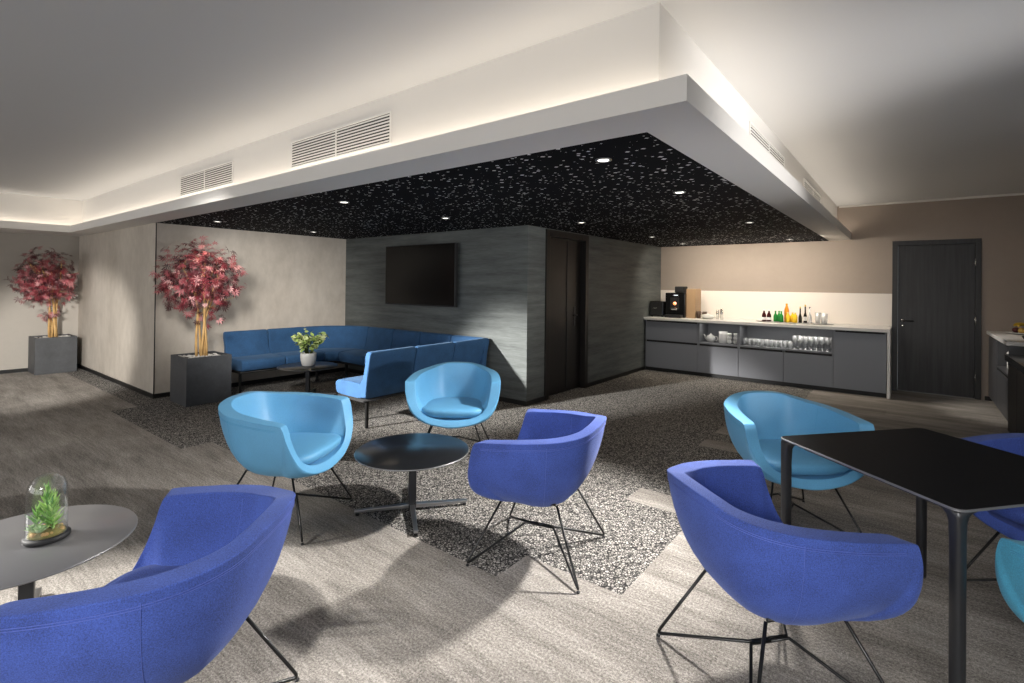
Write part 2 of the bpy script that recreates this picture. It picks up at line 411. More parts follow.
DL = [(-1.35, 2.55, 'round downlight nearest the front corner of the black ceiling panel'), (-1.355, 3.765, 'second round downlight along the right edge of the black ceiling panel'),
      (-2.906, 4.983, 'round downlight in the black ceiling in front of the black door'), (-2.922, 7.018, 'round downlight in the black ceiling before the coffee machine corner'),
      (-2.98, 8.447, 'round downlight in the black ceiling closest above the coffee machine'), (-1.374, 5.979, 'third round downlight along the right edge of the black ceiling panel'),
      (-1.384, 8.422, 'round downlight in the black ceiling above the bottles on the counter'), (-3.897, 2.588, 'round downlight along the left edge of the black ceiling, nearer of two'),
      (-3.924, 3.851, 'round downlight in the black ceiling before the television wall'), (-6.437, 2.575, 'round downlight in the black ceiling beside the nearer red tree'),
      (-6.589, 3.894, 'round downlight in the black ceiling above the left sofa run')]
def downlight(loc, label):
    t = thing('downlight', label, 'ceiling light', loc, 0, 'downlights in the black ceiling')
    obj('ring', lathe(nb(), [(.032, -.006), (.040, -.008), (.046, -.006), (.046, -.0), (.032, 0), (.032, -.006)], 24), 'alu', t)
    obj('diffuser', lathe(nb(), [(0, -.003), (.032, -.003), (.032, 0), (0, 0)], 24), 'lamp', t)
    return t
d0 = None
for x, y, lab in DL:
    p = (x, y, ZL-.003)
    if d0 is None: d0 = downlight(p, lab)
    else: dup(d0, p, 0, lab)

# ------------------------------------------------------------------ tub chairs
OUT = [(-.345, 0, .738), (-.337, .11, .734), (-.308, .203, .718), (-.24, .275, .702), (-.145, .332, .693), (-.02, .364, .684), (.09, .376, .675), (.195, .381, .667),
       (.222, .380, .652), (.244, .373, .58), (.268, .342, .49), (.285, .278, .408), (.299, .16, .346), (.303, 0, .322)]
INN = [(-.285, 0, .738), (-.278, .10, .734), (-.250, .163, .718), (-.185, .216, .702), (-.105, .260, .693), (0, .288, .684), (.09, .299, .675), (.182, .304, .664),
       (.207, .303, .640), (.228, .294, .56), (.252, .270, .475), (.268, .215, .415), (.280, .115, .383), (.284, 0, .373)]
def mirror(L): return L + [(f, -l, z) for f, l, z in L[-2:0:-1]]
KS = 6
RO, RI = catmull(mirror(OUT), KS), catmull(mirror(INN), KS)
def qpt(R, inner):
    ss = lambda a, b, x: (lambda q: q*q*(3-2*q))(min(1, max(0, (x-a)/(b-a))))
    u = ss(-.36, .05, R.x); w_ = ss(-.34, .34, R.x); kf = .80+.17*u
    ky = .90+.13*u-.10*w_
    return Vector((R.x*kf, R.y*(ky-.03 if inner else ky), .365 if inner else min(.278+.034*w_, R.z-.022)))
def bez(B, Q, R, t): return B*(1-t)**2+Q*2*t*(1-t)+R*t*t
BO, BI = Vector((-.01, 0, .272)), Vector((0, 0, .365))
def osurf(i, t): return bez(BO, qpt(RO[i], 0), RO[i], t)
def isurf(i, t): return bez(BI, qpt(RI[i], 1), RI[i], t)
def chair_meshes():
    N = len(RO); bm = nb(); bev = .006
    po, pi_ = bm.verts.new(BO), bm.verts.new(BI)
    cols = []
    TS = [.12, .24, .36, .47, .57, .66, .74, .82, .89]
    for i in range(N):
        Ro, Ri = RO[i], RI[i]
        a = (Ri-Ro); w = a.length; a.normalize()
        to = 1-bev/(2*(Ro-qpt(Ro, 0)).length); ti = 1-bev/(2*(Ri-qpt(Ri, 1)).length)
        c = [osurf(i, t) for t in TS if t < to-.02]
        while len(c) < len(TS): c.append(c[-1].lerp(osurf(i, to), .5))
        O1, O3 = osurf(i, to), Ro+a*bev
        I1, I3 = isurf(i, ti), Ri-a*bev
        c += [O1, (O1+Ro*1.6+O3)/3.6, O3, Ro.lerp(Ri, .5), I3, (I1+Ri*1.6+I3)/3.6, I1]
        b = [isurf(i, t) for t in TS if t < ti-.02]
        while len(b) < len(TS): b.append(b[-1].lerp(I1, .5))
        c += b[::-1]
        cols.append([bm.verts.new(p) for p in c])
    for i in range(N):
        A, B = cols[i], cols[(i+1) % N]
        for k in range(len(A)-1): bm.faces.new((A[k], B[k], B[k+1], A[k+1]))
        bm.faces.new((po, B[0], A[0])); bm.faces.new((A[-1], B[-1], pi_))
    for f in bm.faces: f.smooth = True
    shell = bm
    # seat cushion
    bm = nb(); n = 64; prof = [(0, .366), (.62, .369), (.80, .378), (.91, .392), (.975, .410), (1.0, .430), (.988, .444), (.95, .452), (.8, .457), (.4, .460), (0, .461)]
    rings = []
    for s, z in prof:
        if s == 0: rings.append([bm.verts.new((.02, 0, z))]); continue
        ring = []
        for k in range(n):
            th = 2*PI*k/n; c, s_ = math.cos(th), math.sin(th); e = 2/3.4 if c < 0 else 2/5.5
            x = .047+(.247 if c < 0 else .238)*s*math.copysign(abs(c)**e, c); y = .264*s*math.copysign(abs(s_)**e, s_)
            if x < 0: y *= 1-.30*(x/.20)**2
            if x > .1 and s > .5: x -= .028*(y/.264)**2*s
            ring.append(bm.verts.new((x, y, z)))
        rings.append(ring)
    for a, b in zip(rings, rings[1:]):
        for k in range(n):
            j = (k+1) % n
            if len(a) == 1: bm.faces.new((a[0], b[k], b[j]))
            elif len(b) == 1: bm.faces.new((a[k], a[j], b[0]))
            else: bm.faces.new((a[k], a[j], b[j], b[k]))
    for f in bm.faces: f.smooth = True
    cush = bm
    # stitching
    bm = nb(); N = len(RO); top = range(-8*KS+2, 8*KS-1)
    def near(i, dist, inner):
        i %= N; R, Q = (RI[i], qpt(RI[i], 1)) if inner else (RO[i], qpt(RO[i], 0))
        t = 1-dist/(2*(R-Q).length); p = isurf(i, t) if inner else osurf(i, t)
        h = Vector((p.x, p.y, 0)).normalized()*(.0006)
        return p-h if inner else p+h
    rng = range(-7*KS+1, 7*KS)
    tube(bm, [near(i, .030, 0) for i in rng], .0008, 5); tube(bm, [near(i, .037, 0) for i in rng], .0008, 5)
    for sgn in (-1, 1):
        i = (sgn*4*KS) % N
        tube(bm, [osurf(i, t)+Vector((osurf(i, t).x, osurf(i, t).y, 0)).normalized()*.0005 for t in [.25+.72*k/14 for k in range(15)]], .0006, 5)
        tube(bm, [isurf(i, t)-Vector((isurf(i, t).x, isurf(i, t).y, 0)).normalized()*.0005 for t in [.55+.42*k/10 for k in range(11)]], .0006, 5)
    stitch = bm
    return shell, cush, stitch
def leg_bm(sx, sy):
    top = Vector((.145*sx, .165*sy, .335)); ft = Vector((.297*sx, .292*sy, .009)); en = Vector((.08*sx, .007*sy, .142))
    a = ft+(top-ft).normalized()*.028; b = ft+(en-ft).normalized()*.028
    P = [top, a]+[a*(1-t)**2+ft*2*t*(1-t)+b*t*t for t in (.2, .4, .5, .6, .8)]+[b, en, Vector((0, .007*sy, .142))]
    bm = tube(nb(), P, .0062, 8)
    return bm
def make_chair(name, mshell, mst, label, loc, rz, group):
    t = thing(name, label, 'chair', (*loc, 0), math.radians(rz), group)
    s, c, st = chair_meshes()
    o = obj('shell', s, mshell, t, True)
    o.modifiers.new('normals', 'WEIGHTED_NORMAL')
    obj('stitching', st, mst, o, True)
    obj('seat_cushion', c, mshell, t, True)
    for sx in (-1, 1):
        for sy in (-1, 1):
            l = obj('leg', leg_bm(sx, sy), 'wire', t, True)
            obj('glide', lathe(nb(), [(0, 0), (.008, 0), (.009, .006), (0, .008)], 10, (.292*sx, .287*sy, 0)), 'blackmatt', l)
    obj('clamp', bx(-.07, .07, -.011, .011, .138, .146, bev=.002), 'wire', t)
    for s_ in (-1, 1): obj('mounting_rail', tube(nb(), [(-.14, .165*s_, .338), (.14, .165*s_, .338)], .007, 8), 'wire', t, True)
    return t
GB, GS = 'blue tub chairs', 'light blue tub chairs'
cb = make_chair('tub_chair', 'blue', 'stitch_blue', 'royal blue tub chair whose back faces us in the lower left corner', (-1.78, .581), 220.5, GB)
dup(cb, (-1.575, 2.285, 0), math.radians(195.7), 'royal blue tub chair seen from the side at the right of the low round table')
dup(cb, (-.401, 2.082, 0), math.radians(49.7), 'royal blue tub chair in the foreground, pushed up to the black square table')
dup(cb, (.60, 3.41, 0), math.radians(-126), 'royal blue tub chair behind the square table, cut by the right edge')
cs = make_chair('tub_chair', 'sky', 'stitch_sky', 'light blue tub chair left of the low round table, seen from its side', (-3.021, 1.622), 28.6, GS)
dup(cs, (-2.992, 3.076, 0), math.radians(-51.2), 'light blue tub chair facing us between low round table and sofa back')
dup(cs, (-.584, 3.518, 0), math.radians(-50.1), 'light blue tub chair behind the far corner of the square table')
make_chair('tub_chair', 'teal', 'stitch_sky', 'teal tub chair of which only an arm shows at the right edge', (.669, 2.272), 125, None)

# ------------------------------------------------------------------ tables
def round_table(loc, rz, mtop, label):
    t = thing('round_table', label, 'table', (*loc, 0), math.radians(rz), 'low round tables')
    tp = obj('tabletop', lathe(nb(), [(0, .367), (.335, .367), (.352, .373), (.357, .378), (.357, .382), (.354, .385), (0, .385)], 72), mtop, t)
    obj('edge_band', lathe(nb(), [(.3555, .3755), (.3585, .3765), (.3588, .380), (.3578, .3825), (.3555, .3828)], 72), 'edge', tp)
    bm = nb(); box(bm, -.024, .024, -.024, .024, .02, .355, .006); box(bm, -.10, .10, -.10, .10, .355, .367, .003)
    obj('column', bm, 'darkalu', t)
    for k in range(4):
        bm = nb(); a = k*PI/2
        box(bm, .0, .353, -.016, .016, .018, .044, .003)
        for v in bm.verts:
            f = v.co.x/.353
            v.co.z -= .010*f if v.co.z > .03 else 0
            v.co.y *= 1-.25*f
        bmesh.ops.rotate(bm, verts=bm.verts, cent=(0, 0, 0), matrix=Matrix.Rotation(a, 3, 'Z'))
        ft = obj('foot', bm, 'alu', t)
        obj('glide', lathe(nb(), [(0, 0), (.012, 0), (.012, .019), (0, .019)], 12, (.335*math.cos(a), .335*math.sin(a), 0)), 'blackmatt', ft)
    return t
round_table((-2.49, 2.178), 52.5, 'tabletop', 'low round black table in the centre between four tub chairs')
round_table((-2.796, .423), 75, 'tabletop_lit', 'low round black table at the left edge carrying the glass dome')
round_table((-5.985, 3.487), 45, 'tabletop', 'low round black table inside the corner sofa carrying the potted plant')
# square table
SQ = thing('square_table', 'black square table with dark metal legs among chairs at right', 'table', (.094, 2.75, 0), math.radians(50.1))
def rrect(bm, hw, r, z, n=8):
    vs = []
    for cx, cy_, a0 in ((hw-r, hw-r, 0), (-hw+r, hw-r, PI/2), (-hw+r, -hw+r, PI), (hw-r, -hw+r, 3*PI/2)):
        for k in range(n+1):
            a = a0+PI/2*k/n; vs.append(bm.verts.new((cx+r*math.cos(a), cy_+r*math.sin(a), z)))
    return vs
def slab(bm, levels):
    rings = [rrect(bm, hw, r, z) for hw, r, z in levels]
    bm.faces.new(rings[0][::-1]); bm.faces.new(rings[-1])
    for a, b in zip(rings, rings[1:]):
        n = len(a)
        for i in range(n): bm.faces.new((a[i], a[(i+1) % n], b[(i+1) % n], b[i]))
    return bm
SQ.scale = (1.045, 1, 1)
tp = obj('tabletop', slab(nb(), [(.388, .025, .724), (.400, .032, .730), (.400, .032, .740)]), 'tabletop_matt', SQ)
obj('edge_band', slab(nb(), [(.3995, .032, .7295), (.4035, .034, .731), (.4035, .034, .7375), (.4005, .033, .7385)]), 'edge', tp)
for sx in (-1, 1):
    for sy in (-1, 1):
        bm = nb(); rings = []
        for z, hw, off in ((0, .017, .377), (.012, .0185, .377), (.63, .0195, .378), (.69, .021, .377), (.711, .026, .373), (.721, .034, .366), (.727, .047, .353), (.7295, .054, .346)):
            ring = []
            for k in range(20):
                a = 2*PI*k/20; c, s = math.cos(a), math.sin(a); e = 2/3.2
                ring.append(bm.verts.new((sx*off+hw*math.copysign(abs(c)**e, c), sy*off+hw*math.copysign(abs(s)**e, s), z)))
            rings.append(ring)
        bm.faces.new(rings[0][::-1]); bm.faces.new(rings[-1])
        for a, b in zip(rings, rings[1:]):
            for k in range(20):
                f = bm.faces.new((a[k], a[(k+1) % 20], b[(k+1) % 20], b[k])); f.smooth = True
        obj('leg', bm, 'darkalu', SQ)
bm = nb()
for s in (-1, 1):
    box(bm, -.31, .31, s*.33-.012, s*.33+.012, .70, .725, .002); box(bm, s*.33-.012, s*.33+.012, -.31, .31, .70, .725, .002)
obj('under_frame', bm, 'darkalu', SQ)

# ------------------------------------------------------------------ corner sofa
SOFA = thing('corner_sofa', 'dark blue u-shaped upholstered sofa lining the corner beneath the television', 'sofa', (-5.7, 4.0, 0))
SO = Vector((-5.7, 4.0, 0))
BACKP = [(.075, .30), (.06, .42), (.035, .56), (.008, .70), (0, .745), (.006, .760), (.022, .768), (.05, .768), (.068, .760), (.078, .74), (.092, .64), (.112, .53), (.135, .46), (.17, .425), (.17, .30)]
SEATP = [(.135, .30), (.135, .425), (.20, .440), (.35, .444), (.50, .440), (.565, .432), (.588, .415), (.594, .395), (.590, .35), (.578, .31), (.565, .298), (.50, .288), (.2, .288)]
def sweep(prof, frames, inset=True):
    # frames: list of (point on the outer line, inward direction)
    bm = nb(); c = Vector((sum(p[0] for p in prof)/len(prof), sum(p[1] for p in prof)/len(prof)))
    rings = []
    for P, I, ins in frames:
        ring = []
        for d, z in prof:
            q = Vector((d, z))-c; L = q.length
            q = c+q*max(0, (L-ins)/L)
            ring.append(bm.verts.new((P.x+I.x*q.x, P.y+I.y*q.x, q.y)))
        rings.append(ring)
    n = len(prof)
    for a, b in zip(rings, rings[1:]):
        for k in range(n):
            f = bm.faces.new((a[k], a[(k+1) % n], b[(k+1) % n], b[k])); f.smooth = True
    bm.faces.new(rings[0]); bm.faces.new(rings[-1][::-1])
    return bm
def straight(p0, p1, I):
    p0, p1, I = Vector(p0), Vector(p1), Vector(I); L = (p1-p0).length; d = (p1-p0)/L
    return [(p0+d*s, I, ins) for s, ins in ((.004, .024), (.007, .012), (.015, .004), (.028, 0), (L/2, 0), (L-.028, 0), (L-.015, .004), (L-.007, .012), (L-.004, .024))]
def arc(cx, cy_, r, a0, a1):
    fr = []; n = 14; e = .02/r
    A = [a0+.003/r, a0+.006/r, a0+.014/r]+[a0+e*1.3+(a1-a0-2.6*e)*k/n for k in range(n+1)]+[a1-.014/r, a1-.006/r, a1-.003/r]
    if a1 < a0:
        A = [a0-.003/r, a0-.006/r, a0-.014/r]+[a0-e*1.3+(a1-a0+2.6*e)*k/n for k in range(n+1)]+[a1+.014/r, a1+.006/r, a1+.003/r]
    I_ = [.024, .012, .004]+[0]*(n+1)+[.004, .012, .024]
    for a, ins in zip(A, I_):
        v = Vector((math.cos(a), math.sin(a))); fr.append((Vector((cx, cy_))+v*r, -v, ins))
    return fr
XL, YB, XRr = -7.225, 4.845, -4.125
units = [straight((XL, 2.97), (XL, 3.55), (1, 0)), straight((XL, 3.55), (XL, 4.13), (1, 0)), arc(XL+.715, 4.13, .715, PI, PI/2),
         straight((XL+.715, YB), (-5.91, YB), (0, -1)), straight((-5.91, YB), (-5.33, YB), (0, -1)), straight((-5.33, YB), (-4.735, YB), (0, -1)),
         straight((-4.735, YB), (XRr, YB), (0, -1)), straight((XRr, YB), (XRr, 4.235), (-1, 0)), straight((XRr, 4.235), (XRr, 3.65), (-1, 0)), straight((XRr, 3.65), (XRr, 3.05), (-1, 0))]
def setsofa(o):
    for v in o.data.vertices: v.co -= SO
for k, u in enumerate(units):
    if k != 7: setsofa(obj('seat', sweep(SEATP, u), 'sofa', SOFA))
    setsofa(obj('backrest', sweep(BACKP, u), 'sofa', SOFA))
RAIL = [(.10, .262), (.10, .287), (.54, .287), (.54, .262)]
for u in ([units[0][0], units[1][-1]], units[2], [units[3][0], units[5][-1]], [units[6][0], units[6][-1]], [units[8][0], units[9][-1]]):
    setsofa(obj('base_rail', sweep(RAIL, [(p, i, 0) for p, i, _ in u]), 'blackmatt', SOFA))
for x, y in ((-6.80, 3.02), (-7.10, 3.02), (-7.10, 4.1), (-6.80, 4.1), (-6.48, 4.38), (-6.48, 4.72), (-4.78, 4.38), (-4.78, 4.72), (-4.24, 4.2), (-4.55, 4.2), (-4.235, 3.10), (-4.58, 3.10), (-5.62, 4.72), (-5.62, 4.40)):
    setsofa(obj('leg', bx(x-.014, x+.014, y-.014, y+.014, 0, .265, bev=.002), 'wire', SOFA))

# ------------------------------------------------------------------ television
TV = thing('television', 'black wall mounted television on the dark grey wall above the sofa', 'television', (-5.394, YC-.003, 1.557))
obj('housing', bx(-.717, .717, -.10, -.045, -.425, .425, bev=.005), 'blackmatt', TV)
obj('screen', bx(-.706, .706, -.102, -.099, -.408, .415), 'tvscreen', TV)
bm = nb(); box(bm, -.66, .66, -.045, -.02, -.37, .37, .008); box(bm, -.3, .3, -.02, 0, -.2, .2)
obj('wall_bracket', bm, 'blackmatt', TV)
obj('indicator_lamp', bx(-.012, .012, -.103, -.1, -.421, -.417), 'darkalu', TV)

# ------------------------------------------------------------------ plants
def palmate(bm, P, nrm, up, size, lobes=7, wid=.13, rnd=random):
    nrm = nrm.normalized(); u = (up-nrm*up.dot(nrm))
    u = u.normalized() if u.length > 1e-4 else nrm.orthogonal().normalized()
    v = nrm.cross(u)
    c = bm.verts.new(P)
    for k in range(lobes):
        a = math.radians(-115+230*k/(lobes-1)); L = size*(1-.45*abs(a)/2.0)
        d = u*math.cos(a)+v*math.sin(a); s = nrm.cross(d)
        m1 = bm.verts.new(P+d*L*.45+s*L*wid+nrm*L*.04); m2 = bm.verts.new(P+d*L*.45-s*L*wid+nrm*L*.04); tip = bm.verts.new(P+d*L-nrm*L*.15)
        bm.faces.new((c, m2, tip, m1))
def rv(rnd): 
    while True:
        v = Vector((rnd.uniform(-1, 1), rnd.uniform(-1, 1), rnd.uniform(-1, 1)))
        if .05 < v.length < 1: return v.normalized()
def potted_tree(label, loc, ctr, rad, seed, nleaf, lowbits, rz=0):
    rnd = random.Random(seed)
    t = thing('potted_maple', label, 'tree', (*loc, 0), rz, 'red maples in square planters')
    bm = nb(); w, hp, th = .245, .555, .028
    def ring(hw, z): return [bm.verts.new((sx*hw, sy*hw, z)) for sx, sy in ((-1, -1), (1, -1), (1, 1), (-1, 1))]
    R = [ring(w-.004, 0), ring(w, .005), ring(w, hp-.004), ring(w-.004, hp), ring(w-th, hp), ring(w-th, hp-.07)]
    bm.faces.new(R[0][::-1]); bm.faces.new(R[-1])
    for a, b in zip(R, R[1:]):
        for k in range(4): bm.faces.new((a[k], a[(k+1) % 4], b[(k+1) % 4], b[k]))
    pl = obj('planter', bm, 'planter', t)
    obj('soil', bx(-w+th, w-th, -w+th, w-th, hp-.07, hp-.025), 'soil', pl)
    bm = nb()
    for _ in range(90):
        x, y = rnd.uniform(-.2, .2), rnd.uniform(-.2, .2); s = rnd.uniform(.012, .024)
        r = bmesh.ops.create_icosphere(bm, subdivisions=1, radius=s)['verts']
        for v in r: v.co = Vector((x+v.co.x, y+v.co.y, hp-.02+v.co.z*.6))
    pb = obj('pebbles', bm, 'pebble', pl, True); pb['kind'] = 'stuff'
    ctr = Vector(ctr); rad = Vector(rad)
    tips = []
    for k in range(6):
        a = 2*PI*k/6+rnd.random(); b = Vector((.045*math.cos(a), .045*math.sin(a), hp-.03))
        top = ctr+Vector((rad.x*.55*math.cos(a), rad.y*.55*math.sin(a), rnd.uniform(-.1, .25)))
        P = []
        for i in range(9):
            s = i/8; q = b.lerp(top, s)
            fl = max(0, s-.45)/.55
            q.x = b.x*(1-s*.3)+(top.x-b.x)*fl**1.3+.012*math.sin(7*s+k); q.y = b.y*(1-s*.3)+(top.y-b.y)*fl**1.3+.012*math.cos(6*s+2*k)
            P.append(q)
        tr = nb(); tube(tr, P, [.016-.010*i/8 for i in range(9)], 7)
        for _ in range(3):
            j = rnd.randint(4, 7); q = P[j]; e = q+Vector((rnd.uniform(-.25, .25), rnd.uniform(-.25, .25), rnd.uniform(.05, .3)))
            tube(tr, [q, q.lerp(e, .5)+Vector((0, 0, .03)), e], [.006, .004, .002], 5)
        obj('stem', tr, 'bark', t)
    bm = nb()
    cl = []
    for _ in range(nleaf):
        d = rv(rnd); r = rnd.random()**.38
        p = Vector((d.x*rad.x*r, d.y*rad.y*r, d.z*rad.z*r))
        p.z *= 1.0 if p.z > 0 else .85
        lump = 1+.16*math.sin(5*math.atan2(d.y, d.x)+seed)*math.cos(4*d.z)
        p *= lump
        cl.append((ctr+p, d))
    for x, y, z in lowbits:
        for _ in range(7):
            cl.append((Vector((x, y, z))+rv(rnd)*.07, rv(rnd)))
    for p, d in cl:
        nrm = (d*.8+rv(rnd)*.9+Vector((0, 0, .5)))
        up = (d+Vector((0, 0, -.5))+rv(rnd)*.5)
        palmate(bm, p, nrm, up, rnd.uniform(.058, .095), 7, .09)
    fo = obj('foliage', bm, 'maple', t)
    return t
potted_tree('red-leaved maple in square slate planter beside the sofa end', (-6.735, 2.535), (.03, -.03, 1.47), (.46, .46, .46), 3, 900, [(.05, .0, .95), (-.06, -.05, 1.0), (.2, .1, 1.02)])
potted_tree('red-leaved maple in square slate planter, farther one against the left wall', (-10.56, 1.85), (.22, -.14, 1.44), (.385, .36, .46), 5, 720, [(0, 0, .95), (.1, -.1, .9), (.2, .0, .95), (-.02, -.1, .85)])
# potted plant on the sofa table
PP = thing('potted_plant', 'small leafy green plant in a white pot on the sofa table', 'plant', (-5.985, 3.49, .385))
pot = obj('pot', lathe(nb(), [(0, 0), (.066, 0), (.078, .012), (.092, .07), (.098, .12), (.096, .155), (.089, .165), (.083, .16), (.085, .13), (0, .13)], 32), 'porcelain', PP)
obj('soil', lathe(nb(), [(0, .131), (.084, .131), (.08, .14), (0, .145)], 24), 'soil', pot)
rnd = random.Random(11); fb = nb(); sb = nb()
for k in range(30):
    a = rnd.uniform(0, 2*PI); e = rnd.uniform(.45, 1.5); L = rnd.uniform(.22, .36)
    d = Vector((math.cos(a)*math.cos(e), math.sin(a)*math.cos(e), math.sin(e))); b = Vector((d.x*.04, d.y*.04, .14))
    end = b+d*L*.8+Vector((0, 0, .04)); mid = b.lerp(end, .5)+Vector((0, 0, .05))
    tube(sb, [b, mid, end], .0035, 5)
    for j in range(8):
        s = .45+.55*j/7; q = b*(1-s)**2+mid*2*s*(1-s)+end*s*s+rv(rnd)*.035
        n = (Vector((0, 0, 1))+rv(rnd)*.9).normalized(); u = n.orthogonal().normalized(); u.rotate(Quaternion(n, rnd.uniform(0, 6.28))); v = n.cross(u); sz = rnd.uniform(.020, .032)
        pts = [q+u*sz*x*1.15+v*sz*y+n*sz*z for x, y, z in ((-1, 0, 0), (-.5, .62, .1), (.15, .75, .12), (.75, .5, .05), (1.1, 0, -.15), (.75, -.5, .05), (.15, -.75, .12), (-.5, -.62, .1))]
        c = fb.verts.new(q-n*sz*.12); vs = [fb.verts.new(p) for p in pts]
        for i in range(8): fb.faces.new((c, vs[i], vs[(i+1) % 8]))
obj('stems', sb, 'stem', PP); obj('foliage', fb, 'green_leaf', PP)
# terrarium under glass dome
TR = thing('terrarium', 'glass dome terrarium with green succulents on the left round table', 'terrarium', (-2.78, .478, .385))
bs = obj('base', lathe(nb(), [(0, 0), (.069, 0), (.076, .006), (.076, .016), (.071, .022), (0, .022)], 40), 'blackmatt', TR)
obj('soil', lathe(nb(), [(0, .0225), (.061, .0225), (.058, .032), (.042, .043), (.02, .048), (0, .048)], 28), 'moss', TR)
prof = [(.066, .022), (.0665, .05), (.0665, .17), (.0655, .195), (.062, .218), (.054, .238), (.042, .253), (.026, .263), (.011, .267), (0, .268)]
obj('glass_dome', lathe(nb(), prof+[(r-.0018 if r > .003 else 0, z-.0018) for r, z in prof[::-1]], 48), 'dome', TR)
rnd = random.Random(4)
def spike(bm, b, d, L, w):
    d = d.normalized(); s = d.orthogonal().normalized(); s.rotate(Quaternion(d, rnd.uniform(0, 6.28))); t = d.cross(s)
    rings = []
    for f, ww in ((0, .55), (.3, 1), (.65, .7)):
        q = b+d*L*f+Vector((0, 0, .15*L*f*f)); rings.append([bm.verts.new(q+s*w*ww), bm.verts.new(q+t*w*ww*.45), bm.verts.new(q-s*w*ww), bm.verts.new(q-t*w*ww*.45)])
    tip = bm.verts.new(b+d*L+Vector((0, 0, .15*L)))
    for a, c in zip(rings, rings[1:]):
        for k in range(4): bm.faces.new((a[k], a[(k+1) % 4], c[(k+1) % 4], c[k]))
    for k in range(4): bm.faces.new((rings[-1][k], rings[-1][(k+1) % 4], tip))
for (x, y, h_, n) in ((0, .0, .185, 44), (-.022, .020, .13, 28), (.024, .012, .125, 28), (-.018, -.026, .09, 20)):
    bm = nb()
    tube(bm, [(x, y, .035), (x*1.1, y*1.1, h_*.9+.03)], .003, 5)
    for k in range(n):
        f = k/n; a = k*2.4; e = .35+.95*f
        spike(bm, Vector((x*1.05, y*1.05, .045+h_*.85*f)), Vector((math.cos(a)*math.cos(e), math.sin(a)*math.cos(e), math.sin(e))), rnd.uniform(.040, .056)*(1.1-.4*f), .0052)
    obj('succulent', bm, 'aloe', TR)
for (x, y, s) in ((.035, -.03, .9), (.0, -.045, .8)):
    bm = nb()
    for k in range(20):
        a = k*2.4; e = .15+1.2*k/20
        spike(bm, Vector((x, y, .05)), Vector((math.cos(a)*math.cos(e), math.sin(a)*math.cos(e), math.sin(e))), .034*s*(1.1-.4*k/20), .0075*s)
    obj('rosette', bm, 'rosette', TR)
bm = nb()
for k in range(9):
    r = bmesh.ops.create_icosphere(bm, subdivisions=1, radius=rnd.uniform(.006, .011))['verts']
    a = rnd.uniform(0, 6.28); q = Vector((.05*math.cos(a), .05*math.sin(a), .036))
    for v in r: v.co += q
o = obj('stones', bm, 'bark', TR, True); o['kind'] = 'stuff'

# ------------------------------------------------------------------ kitchen counter
YF, YBk = 8.27, 8.99
def cabinet(label, x0, x1, kind):
    t = thing('cabinet', label, 'cabinet', ((x0+x1)/2, 0, 0), 0, 'grey base cabinets of the long counter'); w = (x1-x0)/2
    bm = nb(); th = .018
    box(bm, -w, -w+th, YF+.02, YBk, .06, .862); box(bm, w-th, w, YF+.02, YBk, .06, .862)
    box(bm, -w+th, w-th, YBk-th, YBk, .06, .862); box(bm, -w+th, w-th, YF+.02, YBk-th, .06, .078); box(bm, -w+th, w-th, YF+.02, YBk-th, .845, .862)
    if kind in ('open', 'wide'):
        box(bm, -w+th, w-th, YF+.003, YBk-th, .522, .545); box(bm, -w, -w+th, YF+.003, YF+.02, .522, .862); box(bm, w-th, w, YF+.003, YF+.02, .522, .862); box(bm, -w+th, w-th, YF+.45, YF+.468, .545, .845)
        box(bm, -w+th, w-th, YF+.003, YF+.02, .847, .862)
    obj('carcass', bm, 'cabin', t)
    obj('plinth', bx(-w, w, YF+.05, YF+.07, 0, .06), 'groove', t)
    g = .003
    def front(name, a, b, z0, z1): return obj(name, bx(a+g, b-g, YF, YF+.0195, z0, z1, bev=.0015), 'cab', t)
    def rail(a, b, z0, z1): obj('handle_groove', bx(a+.02, b-.02, YF+.012, YF+.0195, z0, z1), 'groove', t)
    if kind == 'drawer':
        front('drawer', -w, w, .525, .832); rail(-w, w, .834, .860); front('drawer', -w, w, .066, .490); rail(-w, w, .492, .522)
    elif kind == 'open':
        front('door', -w, w, .066, .490); rail(-w, w, .492, .521)
    elif kind == 'wide':
        front('door', -w, 0, .066, .490); front('door', 0, w, .066, .490); rail(-w, 0, .492, .521); rail(0, w, .492, .521)
    else:
        front('door', -w, w, .066, .832); rail(-w, w, .834, .860)
    return t
cabinet('grey two-drawer cabinet below the coffee machine', -3.545, -2.655, 'drawer')
cabinet('grey cabinet with open shelf of white crockery above its door', -2.655, -2.045, 'open')
cabinet('wide grey cabinet with open shelf of glasses above two doors', -2.045, -.81, 'wide')
cabinet('grey cabinet with one tall door at the right end of the counter', -.81, -.22, 'tall')
bm = nb(); box(bm, XD+.005, -.18, YF-.025, YK-.005, .863, .905, .003); box(bm, -.215, -.18, YF-.02, YK-.005, 0, .863)
tag(obj('worktop', bm, 'worktop'), 'white worktop with a side panel down to the floor on grey cabinets', 'worktop')
tag(obj('splashback', bx(XD+.005, -.18, YK-.016, YK-.001, .906, 1.365, bev=.002), 'splash'), 'cream splashback panel on the wall behind the long counter', 'splashback')
WT = .9055
